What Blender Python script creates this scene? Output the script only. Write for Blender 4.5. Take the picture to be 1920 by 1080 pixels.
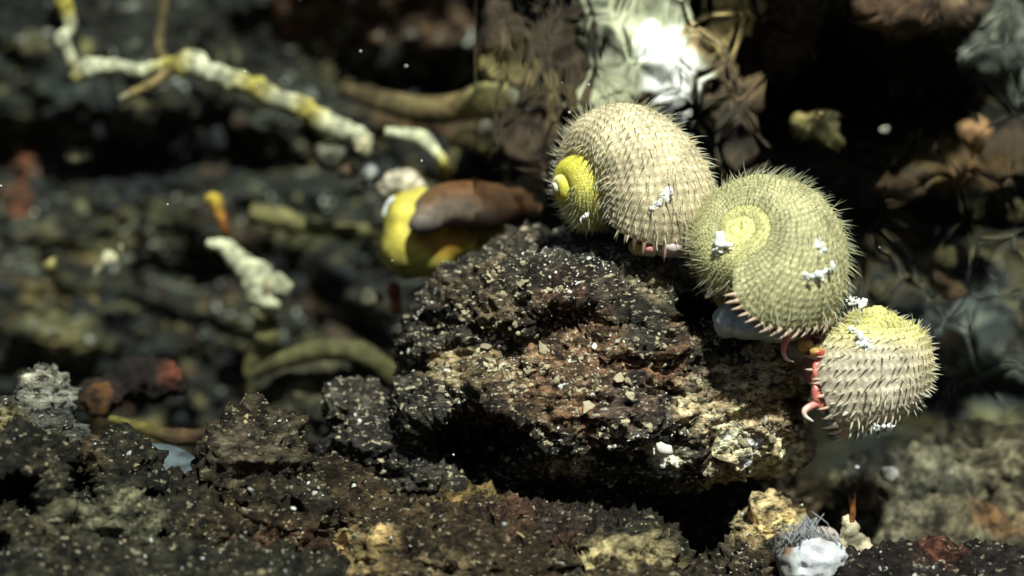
import bpy, math, random
import numpy as np
from mathutils import Vector

# ------------------------------------------------------------------ camera, sky, sun, exposure
scene = bpy.context.scene
for o in list(bpy.data.objects):
    bpy.data.objects.remove(o)
COL = scene.collection
D = 1.2                      # metres from the lens to the plane of the snails
S = 0.4 / 1920               # metres per photograph pixel in that plane

cam_d = bpy.data.cameras.new('camera')
cam = bpy.data.objects.new('camera', cam_d)
COL.objects.link(cam)
cam.location = (0, -D, 0)
cam.rotation_euler = (math.radians(90), 0, 0)
cam_d.sensor_width = 36
cam_d.lens = 36 * D / 0.4
cam_d.clip_start = 0.02
cam_d.clip_end = 50
cam_d.dof.use_dof = True
cam_d.dof.focus_distance = D - 0.005
cam_d.dof.aperture_fstop = 3.6
scene.camera = cam

SUN = Vector((0.18, -0.78, 0.82)).normalized()      # towards the lamp
world = bpy.data.worlds.new('World')
scene.world = world
world.use_nodes = True
wn = world.node_tree
sky = wn.nodes.new('ShaderNodeTexSky')
sky.sky_type = 'NISHITA'
sky.sun_disc = False
sky.sun_elevation = math.asin(SUN.z)
sky.sun_rotation = math.atan2(SUN.x, SUN.y)
wn.links.new(sky.outputs[0], wn.nodes['Background'].inputs[0])
wn.nodes['Background'].inputs[1].default_value = 0.026

sun_d = bpy.data.lights.new('sun', 'SUN')
sun_d.energy = 5.0
sun_d.angle = math.radians(2.0)
sun_d.color = (0.95, 1.0, 0.89)
sun = bpy.data.objects.new('sun', sun_d)
COL.objects.link(sun)
sun.rotation_euler = SUN.to_track_quat('Z', 'Y').to_euler()

scene.view_settings.view_transform = 'Standard'
scene.view_settings.look = 'None'
scene.view_settings.exposure = 0.55
scene.view_settings.gamma = 1.0
scene.view_settings.use_curve_mapping = False
scene.cycles.max_bounces = 6
scene.cycles.transparent_max_bounces = 12

rng = np.random.default_rng(7)
random.seed(7)

# ------------------------------------------------------------------ helpers
def at(px, py, y=0.0):
    f = (D + y) / D
    return np.array([(px - 960) * S * f, y, (540 - py) * S * f])

def lin(r, g, b):
    c = np.array([r, g, b], float) / 255
    return np.where(c <= 0.04045, c / 12.92, ((c + 0.055) / 1.055) ** 2.4)

def _hash(ix, iy, iz, k):
    h = (ix * 374761393 + iy * 668265263 + iz * 2147483647 + k * 1274126177) & 0xFFFFFFFF
    h = ((h ^ (h >> 13)) * 1274126177) & 0xFFFFFFFF
    h = ((h ^ (h >> 16)) * 2246822519) & 0xFFFFFFFF
    return (h ^ (h >> 15)) & 0xFFFFFFFF

def vnoise(p, seed=0):
    """value noise, -1..1"""
    i = np.floor(p).astype(np.int64)
    f = p - i
    u = f * f * f * (f * (f * 6 - 15) + 10)
    r = np.zeros(len(p))
    for dx in (0, 1):
        wx = u[:, 0] if dx else 1 - u[:, 0]
        for dy in (0, 1):
            wy = u[:, 1] if dy else 1 - u[:, 1]
            for dz in (0, 1):
                wz = u[:, 2] if dz else 1 - u[:, 2]
                r += wx * wy * wz * (_hash(i[:, 0] + dx, i[:, 1] + dy, i[:, 2] + dz, seed) / 2147483648.0 - 1)
    return r

_ROT = np.array([[0.36, 0.48, -0.8], [-0.8, 0.6, 0.0], [0.48, 0.64, 0.6]])
def fbm(p, scale, octaves=4, gain=0.5, seed=0, ridged=False):
    q = p * scale
    a, s, r = 1.0, 0.0, np.zeros(len(p))
    for k in range(octaves):
        n = vnoise(q, seed + k * 17)
        if ridged:
            n = 1 - 2 * np.abs(n)
        r += a * n
        s += a
        a *= gain
        q = (q @ _ROT) * 2.03 + 11.3
    return r / s

def worley(p, scale, seed=0):
    """F1 and F2 distances"""
    q = p * scale
    i = np.floor(q).astype(np.int64)
    f1 = np.full(len(p), 9.0)
    f2 = np.full(len(p), 9.0)
    for dx in (-1, 0, 1):
        for dy in (-1, 0, 1):
            for dz in (-1, 0, 1):
                c = i + np.array([dx, dy, dz])
                o = np.stack([_hash(c[:, 0], c[:, 1], c[:, 2], seed + k) / 4294967296.0 for k in (1, 2, 3)], 1)
                d = np.linalg.norm(c + o - q, axis=1)
                f2 = np.minimum(f2, np.maximum(f1, d))
                f1 = np.minimum(f1, d)
    return f1, f2

def smooth01(x, a, b):
    t = np.clip((x - a) / (b - a), 0, 1)
    return t * t * (3 - 2 * t)

def mesh_np(name, verts, faces, cols=None, mat=None, parent=None, smooth=True):
    """verts (n,3); faces: (m,k) array or list of such arrays"""
    if isinstance(faces, np.ndarray):
        faces = [faces]
    me = bpy.data.meshes.new(name)
    me.vertices.add(len(verts))
    me.vertices.foreach_set('co', np.ascontiguousarray(verts, dtype=np.float32).ravel())
    loops = np.concatenate([f.ravel() for f in faces]).astype(np.int32)
    tot = np.concatenate([np.full(len(f), f.shape[1], np.int32) for f in faces])
    start = np.concatenate([[0], np.cumsum(tot)[:-1]]).astype(np.int32)
    me.loops.add(len(loops))
    me.loops.foreach_set('vertex_index', loops)
    me.polygons.add(len(tot))
    me.polygons.foreach_set('loop_start', start)
    me.polygons.foreach_set('loop_total', tot)
    me.update(calc_edges=True)
    me.polygons.foreach_set('use_smooth', np.full(len(tot), smooth))
    if cols is not None:
        set_cols(me, cols)
    if mat:
        me.materials.append(mat)
    o = bpy.data.objects.new(name, me)
    COL.objects.link(o)
    if parent is not None:
        o.parent = parent
    return o

def set_cols(me, cols):
    a = me.color_attributes.new('Col', 'FLOAT_COLOR', 'POINT')
    c = np.ones((len(cols), 4), np.float32)
    c[:, :cols.shape[1]] = cols
    a.data.foreach_set('color', c.ravel())

def tag(o, label=None, cat=None, group=None, kind=None):
    if label: o['label'] = label
    if cat: o['category'] = cat
    if group: o['group'] = group
    if kind: o['kind'] = kind
    return o

def empty(name, loc=(0, 0, 0)):
    o = bpy.data.objects.new(name, None)
    o.empty_display_size = 0.01
    COL.objects.link(o)
    o.location = tuple(loc)
    return o

def join_parts(lst):
    """list of (verts, faces(m,k), cols) -> merged, faces of same k"""
    V, F, C, n = [], [], [], 0
    for v, f, c in lst:
        V.append(v); F.append(f + n); C.append(np.broadcast_to(c, v.shape)); n += len(v)
    return np.concatenate(V), np.concatenate(F), np.concatenate(C)

# ------------------------------------------------------------------ materials
def material(name, rough=0.75, fine=900, fine_amt=0.0, bump=0.0, bump_scale=900, translucent=0.0, sss=0.0, spec=0.3, alpha=1.0,
             grain=None, coat=0.0, fade=False, layer=1.0):
    m = bpy.data.materials.new(name)
    m.use_nodes = True
    nt = m.node_tree
    N, L = nt.nodes, nt.links
    p = N['Principled BSDF']
    out = N['Material Output']
    at_ = N.new('ShaderNodeVertexColor'); at_.layer_name = 'Col'
    tc0 = N.new('ShaderNodeTexCoord')
    tc = N.new('ShaderNodeMapping'); tc.inputs['Scale'].default_value = (0.8, 0.8, layer)
    L.new(tc0.outputs['Object'], tc.inputs['Vector'])
    col = at_.outputs['Color']
    if fine_amt > 0:
        n1 = N.new('ShaderNodeTexNoise'); n1.inputs['Scale'].default_value = fine; n1.inputs['Detail'].default_value = 6
        n1.inputs['Roughness'].default_value = 0.72
        L.new(tc.outputs['Vector'], n1.inputs['Vector'])
        r = N.new('ShaderNodeValToRGB')
        r.color_ramp.elements[0].position = 0.40; r.color_ramp.elements[0].color = (1 - fine_amt,) * 3 + (1,)
        r.color_ramp.elements[1].position = 0.64; r.color_ramp.elements[1].color = (1 + fine_amt * 1.4,) * 3 + (1,)
        L.new(n1.outputs['Fac'], r.inputs['Fac'])
        mx = N.new('ShaderNodeMixRGB'); mx.blend_type = 'MULTIPLY'; mx.inputs[0].default_value = 1
        L.new(col, mx.inputs[1]); L.new(r.outputs[0], mx.inputs[2])
        col = mx.outputs[0]
    if grain:
        # small pale mineral crystals in the crust
        vt = N.new('ShaderNodeTexNoise'); vt.inputs['Scale'].default_value = grain[0]; vt.inputs['Detail'].default_value = 5
        vt.inputs['Roughness'].default_value = 0.6
        L.new(tc.outputs['Vector'], vt.inputs['Vector'])
        r2 = N.new('ShaderNodeValToRGB')
        r2.color_ramp.elements[0].position = grain[1]; r2.color_ramp.elements[0].color = (0, 0, 0, 1)
        r2.color_ramp.elements[1].position = grain[1] + 0.05; r2.color_ramp.elements[1].color = (grain[3],) * 3 + (1,)
        L.new(vt.outputs['Fac'], r2.inputs['Fac'])
        mg = N.new('ShaderNodeMixRGB'); mg.inputs[2].default_value = (*grain[2], 1)
        L.new(r2.outputs[0], mg.inputs[0]); L.new(col, mg.inputs[1])
        col = mg.outputs[0]
    L.new(col, p.inputs['Base Color'])
    p.inputs['Roughness'].default_value = rough
    p.inputs['Specular IOR Level'].default_value = spec
    if coat:
        p.inputs['Coat Weight'].default_value = coat
        p.inputs['Coat Roughness'].default_value = 0.25
    if sss > 0:
        p.inputs['Subsurface Weight'].default_value = sss
        p.inputs['Subsurface Radius'].default_value = (0.004, 0.003, 0.002)
        p.inputs['Subsurface Scale'].default_value = 1.0
    if alpha < 1:
        p.inputs['Alpha'].default_value = alpha
    if bump > 0:
        n2 = N.new('ShaderNodeTexNoise'); n2.inputs['Scale'].default_value = bump_scale; n2.inputs['Detail'].default_value = 7
        n2.inputs['Roughness'].default_value = 0.7
        L.new(tc.outputs['Vector'], n2.inputs['Vector'])
        b = N.new('ShaderNodeBump'); b.inputs['Strength'].default_value = 1.0; b.inputs['Distance'].default_value = bump
        L.new(n2.outputs['Fac'], b.inputs['Height'])
        L.new(b.outputs[0], p.inputs['Normal'])
    if translucent > 0:
        t = N.new('ShaderNodeBsdfTranslucent')
        L.new(col, t.inputs['Color'])
        mix = N.new('ShaderNodeMixShader'); mix.inputs[0].default_value = translucent
        L.new(p.outputs[0], mix.inputs[1]); L.new(t.outputs[0], mix.inputs[2])
        L.new(mix.outputs[0], out.inputs['Surface'])
        if fade:      # horny bristles turn glassy towards their tips
            tr = N.new('ShaderNodeBsdfTransparent')
            m3 = N.new('ShaderNodeMixShader')
            L.new(at_.outputs['Alpha'], m3.inputs[0]); L.new(tr.outputs[0], m3.inputs[1]); L.new(mix.outputs[0], m3.inputs[2])
            L.new(m3.outputs[0], out.inputs['Surface'])
    return m

M_ROCK = material('rock_crust', rough=0.62, fine=300, fine_amt=0.9, bump=0.0026, bump_scale=520, grain=(380, 0.582, (0.58, 0.51, 0.35), 0.95), spec=0.3, layer=1.7)
M_ROCK2 = material('dark_rock_crust', rough=0.65, fine=230, fine_amt=0.9, bump=0.0032, bump_scale=420, grain=(300, 0.60, (0.36, 0.32, 0.21), 0.9), spec=0.2, layer=1.6)
M_BED = material('seabed_crust', rough=0.8, fine=190, fine_amt=0.75, bump=0.003, bump_scale=330)
M_CRUST = material('pale_crust', rough=0.8, fine=300, fine_amt=0.35, bump=0.0012, bump_scale=500)
M_SHELL = material('shell_periostracum', rough=0.55, fine=900, fine_amt=0.22, bump=0.0004, bump_scale=1400, sss=0.15)
M_SPINE = material('shell_bristle', rough=0.4, translucent=0.5, spec=0.5, fade=True)
M_LIP = material('lip_horn', rough=0.45, translucent=0.3, spec=0.4)
M_DULL = material('dull_mantle', rough=0.65, fine=90, fine_amt=0.3, bump=0.0008, bump_scale=140, sss=0.1, spec=0.2)
M_FLESH = material('wet_flesh', rough=0.35, fine=350, fine_amt=0.12, sss=0.35, spec=0.45, coat=0.15)
M_SMOOTH = material('smooth_shell', rough=0.6, fine=120, fine_amt=0.2, bump=0.0004, bump_scale=120, spec=0.3)
M_FLOC = material('bacterial_floc', rough=0.9, fine=900, fine_amt=0.15, translucent=0.2, bump=0.0002, bump_scale=900)
M_MAT = material('bacterial_mat', rough=0.75, fine=130, fine_amt=0.2, bump=0.001, bump_scale=150)

# ------------------------------------------------------------------ lumpy bodies
def ico(sub=3):
    import bmesh
    bm = bmesh.new()
    bmesh.ops.create_icosphere(bm, subdivisions=sub, radius=1)
    v = np.array([x.co[:] for x in bm.verts])
    f = np.array([[y.index for y in x.verts] for x in bm.faces])
    bm.free()
    return v, f
ICO3, ICO2, ICO1 = ico(3), ico(2), ico(1)

def rotz(a):
    c, s = math.cos(a), math.sin(a)
    return np.array([[c, -s, 0], [s, c, 0], [0, 0, 1]])
def roty(a):
    c, s = math.cos(a), math.sin(a)
    return np.array([[c, 0, s], [0, 1, 0], [-s, 0, c]])

def remeshed(ells, voxel, smooth_it=8):
    """ells: (px,py,y, rx_px, ry_px(vertical), depth radius in px, roll deg) -> verts, faces, normals of one closed body"""
    parts = []
    for e in ells:
        px, py, y, rx, rz, ry = e[:6]
        roll = math.radians(e[6]) if len(e) > 6 else 0
        f = (D + y) / D * S
        v = ICO3[0] * np.array([rx, ry, rz]) * f
        v = v @ roty(roll).T + at(px, py, y)
        parts.append((v, ICO3[1], np.zeros(3)))
    v, f, _ = join_parts(parts)
    o = mesh_np('tmp', v, f)
    m = o.modifiers.new('r', 'REMESH'); m.mode = 'VOXEL'; m.voxel_size = voxel
    if smooth_it:
        m2 = o.modifiers.new('s', 'SMOOTH'); m2.iterations = smooth_it; m2.factor = 0.6
    dg = bpy.context.evaluated_depsgraph_get()
    me = bpy.data.meshes.new_from_object(o.evaluated_get(dg))
    old = o.data
    bpy.data.objects.remove(o); bpy.data.meshes.remove(old)
    return me

def get_vn(me):
    n = len(me.vertices)
    v = np.empty(n * 3, np.float32); me.vertices.foreach_get('co', v)
    nn = np.empty(n * 3, np.float32); me.vertex_normals.foreach_get('vector', nn)
    return v.reshape(-1, 3).astype(float), nn.reshape(-1, 3).astype(float)

def pigment(v, base, spots, nscale=60, seed=0, edge=0.9):
    """colour by patches of mineral and some painted shade: spots (px,py,r_px,colour,weight[,ry_px])"""
    c = np.broadcast_to(np.array(base, float), v.shape).copy()
    f = (D + v[:, 1]) / D * S
    X = v[:, 0] / f + 960
    Y = 540 - v[:, 2] / f
    n = fbm(v, nscale, 4, 0.6, seed + 91)
    for s in spots:
        px, py, r, col, w = s[:5]
        ry = s[5] if len(s) > 5 else r
        d = np.sqrt(((X - px) / r) ** 2 + ((Y - py) / ry) ** 2)
        k = w * (1 - smooth01(d + edge * n, 0.55, 1.1))
        c = c * (1 - k[:, None]) + np.array(col) * k[:, None]
    return c

def push(v, holes):
    f = (D + v[:, 1]) / D * S
    X = v[:, 0] / f + 960
    Y = 540 - v[:, 2] / f
    dy = np.zeros(len(v))
    for h in holes:
        px, py, rx, ry, dep = h[:5]
        d = np.sqrt(((X - px) / rx) ** 2 + ((Y - py) / ry) ** 2)
        dy += dep * (1 - smooth01(d, 0.45 if len(h) < 6 else h[5], 1.0))
    v[:, 1] += dy
    return v

def rock(name, ells, voxel=0.0012, disp=((45, 0.006, False), (160, 0.0035, True), (520, 0.0014, False)), base=(0.03, 0.028, 0.025),
         spots=(), holes=(), mat=None, parent=None, seed=0, pits=0.0, cscale=60, smooth_it=8, var=0.5, cells=None, edge=0.9, aniso=1.0):
    me = remeshed(ells, voxel, smooth_it)
    v, n = get_vn(me)
    if holes:
        # only the faces on the lens side sink in
        front = n[:, 1] < 0.15
        w = v.copy(); push(w, holes)
        v[front] = w[front]
        me.vertices.foreach_set('co', v.astype(np.float32).ravel()); me.update()
        v, n = get_vn(me)
    p0 = v.copy()
    d = np.zeros(len(v))
    for k, (sc, amp, rid) in enumerate(disp):
        d += amp * fbm(p0 * np.array([0.85, 0.85, aniso]), sc, 4, 0.55, seed * 131 + k * 29, rid)
    if pits:
        f1, f2 = worley(p0, 260, seed)
        d -= pits * np.clip(0.55 - f1, 0, 1) * 2
    if cells:
        f1, f2 = worley(p0 + 0.004 * np.stack([fbm(p0, 60, 2, 0.5, s) for s in (1, 2, 3)], 1), cells[0], seed + 5)
        d += cells[1] * (np.sqrt(np.clip(f2 - f1, 0, 1)) - 0.5)
    v = p0 + n * d[:, None]
    me.vertices.foreach_set('co', v.astype(np.float32).ravel())
    c = pigment(p0, base, spots, cscale, seed, edge)
    g = 1 + var * fbm(p0, 110, 4, 0.65, seed + 300) * 1.6
    g = g * np.clip(1 + var * 1.5 * fbm(p0 * np.array([0.85, 0.85, aniso]), 270, 3, 0.6, seed + 310), 0.3, 2.5)
    hh = 1.05 + var * 0.15 * fbm(p0, 40, 3, 0.5, seed + 301)
    c = np.clip(c * np.clip(g, 0.15, 3)[:, None] * np.stack([hh, np.ones_like(hh), 2 - hh], 1), 0, 0.9)
    set_cols(me, c)
    me.polygons.foreach_set('use_smooth', np.full(len(me.polygons), True))
    me.materials.clear(); me.materials.append(mat or M_ROCK)
    me.update()
    me.name = name
    o = bpy.data.objects.new(name, me)
    COL.objects.link(o)
    if parent is not None:
        o.parent = parent
    return o

def flecks(name, src, count, size, col, parent, zone=None, seed=1, flat=0.5, mat=None, clump=None, facing=-0.1):
    """small pale flakes lying on a body, joined"""
    r = np.random.default_rng(seed)
    v, n = get_vn(src.data)
    ok = np.where(n[:, 1] < facing)[0]
    wgt = np.ones(len(ok))
    if zone:
        f = (D + v[ok, 1]) / D * S
        X = v[ok, 0] / f + 960; Y = 540 - v[ok, 2] / f
        wgt = np.full(len(ok), 0.0)
        for (px, py, rx, ry, w) in zone:
            wgt += w * np.exp(-(((X - px) / rx) ** 2 + ((Y - py) / ry) ** 2))
    if clump:
        wgt = wgt * np.clip(fbm(v[ok], clump, 3, 0.6, seed + 7) + 0.1, 0, 1) ** 1.5
    wgt = wgt / wgt.sum()
    pick = r.choice(ok, count, p=wgt)
    base, faces = ICO1 if flat < 0.99 else ICO1
    parts = []
    for i in pick:
        s = size * math.exp(r.normal(0, 0.45))
        q = base * (1 + r.normal(0, 0.28, (len(base), 1)))
        q = q * np.array([1, flat, 1]) * s * np.array([r.uniform(0.6, 1.5), 1, r.uniform(0.5, 1.2)])
        nn = n[i]
        a = np.cross(nn, r.normal(size=3)); a /= np.linalg.norm(a)
        b = np.cross(nn, a)
        q = q[:, :1] * a + q[:, 1:2] * nn + q[:, 2:3] * b + v[i] + nn * s * flat * 0.3
        parts.append((q, faces, np.array(col) * r.uniform(0.55, 1.1)))
    V, F, C = join_parts(parts)
    o = mesh_np(name, V, F, np.clip(C, 0, 0.9), mat or M_FLOC, parent, smooth=False)
    o['kind'] = 'stuff'
    return o

def catmull(P, n):
    P = np.array(P, float)
    Q = np.vstack([2 * P[0] - P[1], P, 2 * P[-1] - P[-2]])
    out = []
    for i in range(len(P) - 1):
        p0, p1, p2, p3 = Q[i:i + 4]
        for t in np.linspace(0, 1, n, endpoint=False):
            out.append(0.5 * ((2 * p1) + (-p0 + p2) * t + (2 * p0 - 5 * p1 + 4 * p2 - p3) * t * t + (-p0 + 3 * p1 - 3 * p2 + p3) * t ** 3))
    out.append(P[-1])
    return np.array(out)

def tube(path, seg=14, n=10, lump=0.15, lump_scale=160, seed=0, flat=1.0):
    """path rows: x,y,z,r,(colour r,g,b) -> verts, quads, colours; closed ends"""
    C = catmull(path, n)
    p, r = C[:, :3], np.maximum(C[:, 3], 1e-5)
    t = np.gradient(p, axis=0); t /= np.linalg.norm(t, axis=1)[:, None]
    up = np.array([0.13, -0.97, 0.2])
    a = np.cross(t, up); a /= np.linalg.norm(a, axis=1)[:, None]
    b = np.cross(a, t)
    th = np.linspace(0, 2 * np.pi, seg, endpoint=False)
    V = p[:, None] + r[:, None, None] * (np.cos(th)[None, :, None] * a[:, None] + flat * np.sin(th)[None, :, None] * b[:, None])
    m = len(p)
    V = V.reshape(-1, 3)
    cen = np.repeat(p, seg, axis=0)
    if lump:
        k = 1 + lump * fbm(V, lump_scale, 4, 0.6, seed) * 2
        V = cen + (V - cen) * k[:, None]
    i = np.arange(m - 1)[:, None] * seg
    j = np.arange(seg)[None]
    F = np.stack([i + j, i + (j + 1) % seg, i + seg + (j + 1) % seg, i + seg + j], -1).reshape(-1, 4)
    cols = np.repeat(C[:, 4:7], seg, axis=0) if C.shape[1] >= 7 else None
    # end caps as fans of quads (degenerate centre)
    nv = len(V)
    V = np.vstack([V, p[0], p[-1]])
    if cols is not None:
        cols = np.vstack([cols, C[0, 4:7], C[-1, 4:7]])
    jj = np.arange(0, seg, 2)
    cap0 = np.stack([np.full(len(jj), nv), (jj + 2) % seg, (jj + 1) % seg, jj], -1)
    o1 = (m - 1) * seg
    cap1 = np.stack([np.full(len(jj), nv + 1), o1 + jj, o1 + (jj + 1) % seg, o1 + (jj + 2) % seg], -1)
    return V, np.vstack([F, cap0, cap1]), (np.clip(cols, 0, 0.95) if cols is not None else None)

def tube_px(pts, **kw):
    """pts: px,py,y,r_px,(colour)"""
    rows = []
    for p in pts:
        w = at(*p[:3])
        rows.append([*w, p[3] * S * (D + p[2]) / D, *p[4]])
    return tube(rows, **kw)

# ------------------------------------------------------------------ seabed: a steep vent slope behind everything
def seabed():
    nx, nz = 620, 440
    u = np.linspace(-1, 1, nx); w = np.linspace(-1, 1, nz)
    x = 0.36 * u + 3.6 * u ** 9
    z = 0.22 * w + 3.0 * w ** 9
    X, Z = np.meshgrid(x, z)
    v = np.stack([X.ravel(), np.zeros(X.size), Z.ravel()], 1)
    f = (D + 0.24) / D * S
    PX = v[:, 0] / f + 960; PY = 540 - v[:, 2] / f
    y = np.full(len(v), 0.24)
    # the slope runs out under the lens below, and leans back above
    y -= 1.0 * np.clip(-0.10 - v[:, 2], 0, 9) + 0.25 * np.clip(-0.02 - v[:, 2], 0, 0.08)
    y += 0.15 * np.clip(v[:, 2] - 0.3, 0, 9)
    def bump(px, py, rx, ry, d):
        nonlocal y
        q = ((PX - px) / rx) ** 2 + ((PY - py) / ry) ** 2
        y = y + d * np.exp(-q)
    bump(1590, 170, 200, 110, 0.16)      # the dark hollow
    bump(1560, -190, 420, 130, -0.16)    # unseen bulge above the frame, added to shade the hollow
    bump(1150, -230, 200, 120, -0.04)
    bump(700, 60, 300, 60, 0.02)
    bump(790, 150, 160, 40, 0.05)
    bump(1760, 640, 260, 130, -0.02)
    bump(1780, 960, 260, 120, -0.06)
    bump(1700, 420, 240, 50, 0.05)
    bump(1720, 730, 180, 40, 0.03)
    bump(250, 300, 330, 60, 0.03)
    bump(140, 620, 200, 90, -0.03)
    bump(330, 520, 200, 60, 0.02)
    v[:, 1] = y
    q = v.copy()
    amp = 1.0
    v[:, 1] += 0.022 * fbm(q, 12, 4, 0.5, 3) + 0.012 * fbm(q, 34, 4, 0.55, 5, True) + 0.007 * fbm(q, 120, 4, 0.6, 9) + 0.002 * fbm(q, 420, 3, 0.6, 10)
    f1, f2 = worley(q, 38, 4)
    v[:, 1] += 0.010 * (f1 - 0.5)
    # crusts
    k, g, ol, ru, br = lin(30, 34, 26), lin(58, 66, 64), lin(96, 94, 62), lin(104, 62, 40), lin(96, 72, 48)
    sp = [
        (700, 50, 260, br * 0.8, 0.7, 70), (560, 20, 90, ru * 0.7, 0.5, 40), (820, 220, 160, br, 0.7, 50),
        (40, 300, 60, ru, 0.9, 45), (25, 370, 40, ru * 0.8, 0.8), (130, 170, 120, g, 0.6, 50), (110, 610, 70, ol, 0.8, 35),
        (170, 560, 120, ol * 0.6, 0.4, 60), (560, 430, 150, ol * 0.9, 0.6, 40), (300, 420, 150, ol * 0.5, 0.5, 60), (270, 720, 90, ru * 0.9, 0.9, 40),
        (180, 750, 60, ru * 1.2, 0.9, 40), (150, 650, 80, ol, 0.7, 40), (330, 800, 120, ol, 0.8, 25), (620, 690, 140, ol * 0.8, 0.7, 60),
        (540, 800, 80, ol * 0.6, 0.7, 70), (620, 560, 70, br * 0.8, 0.5, 50),
        (1450, 90, 100, br * 0.7, 0.9, 90), (1700, 30, 120, br * 1.0, 0.9, 50), (1870, 90, 80, g * 1.1, 0.9, 70),
        (1740, 330, 120, br * 0.6, 0.7, 60), (1760, 900, 260, ol * 0.9, 0.85, 80), (1800, 1000, 220, ol * 1.1, 0.85, 60),
        (1780, 790, 150, ol * 0.8, 0.6, 40), (1620, 860, 110, g * 0.8, 0.7, 60), (1840, 1000, 80, br * 1.2, 0.7, 30), (1780, 560, 200, g * 0.7, 0.7, 60),
        (1880, 700, 80, g * 0.9, 0.7, 70), (1000, 200, 90, br * 0.6, 0.7, 150), (1380, 200, 60, br * 0.7, 0.7, 120),
    ]
    sp = [(a_[0], a_[1], a_[2], np.array(a_[3]) * (1.7 if a_[0] > 1500 else 1.0), *a_[4:]) for a_ in sp] + [(1700, 480, 240, lin(92, 82, 54), 0.6, 70), (1800, 300, 160, lin(110, 84, 50), 0.6, 50)]
    c = pigment(q, k * 0.8, sp, 26, 2)
    n1 = fbm(q, 45, 5, 0.65, 40)
    c = c * np.clip(1 + 1.0 * n1, 0.25, 2.6)[:, None]
    n2 = fbm(q, 90, 4, 0.6, 44)
    m = smooth01(n2, 0.30, 0.55)[:, None]
    c = c * (1 - m) + m * ol * 1.1
    # wavy bands of gold and olive mineral, smeared to paint in the shimmering water
    wq = q + 0.02 * np.stack([fbm(q, 22, 3, 0.5, 60 + k_) for k_ in range(3)], 1)
    b1 = fbm(wq * np.array([1.0, 1.0, 3.4]), 34, 4, 0.6, 71)
    m = (0.75 * smooth01(b1, 0.16, 0.42) * smooth01(fbm(q, 9, 3, 0.5, 77), -0.25, 0.25))[:, None]
    c = c * (1 - m) + m * lin(118, 104, 64)
    b2 = fbm(wq * np.array([1.0, 1.0, 4.2]), 60, 3, 0.6, 81)
    m = (0.5 * smooth01(b2, 0.30, 0.5))[:, None]
    c = c * (1 - m) + m * lin(130, 134, 120)
    i = np.arange(nz - 1)[:, None] * nx; j = np.arange(nx - 1)[None]
    F = np.stack([i + j, i + j + 1, i + nx + j + 1, i + nx + j], -1).reshape(-1, 4)
    o = mesh_np('seabed', v, F, np.clip(c, 0, 0.8), M_BED)
    tag(o, 'dark vent slope of black and olive crusts behind the snails', kind='structure')
    return o
bed = seabed()
for _nm, _n, _s, _c, _sd in (('dark_grit', 3000, 0.0022, lin(34, 38, 38), 1), ('olive_grit', 2200, 0.0018, lin(84, 80, 54), 2), ('brown_grit', 700, 0.0022, lin(60, 50, 38), 3), ('shell_grit', 420, 0.0012, lin(150, 154, 142), 4)):
    flecks(_nm, bed, _n, _s, _c, bed, [(400, 450, 700, 500, 1), (1700, 600, 400, 500, 1.2), (1750, 950, 300, 150, 1.5)], 300 + _sd, clump=40 if _sd != 4 else 60, mat=M_CRUST, facing=0.3)

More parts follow.
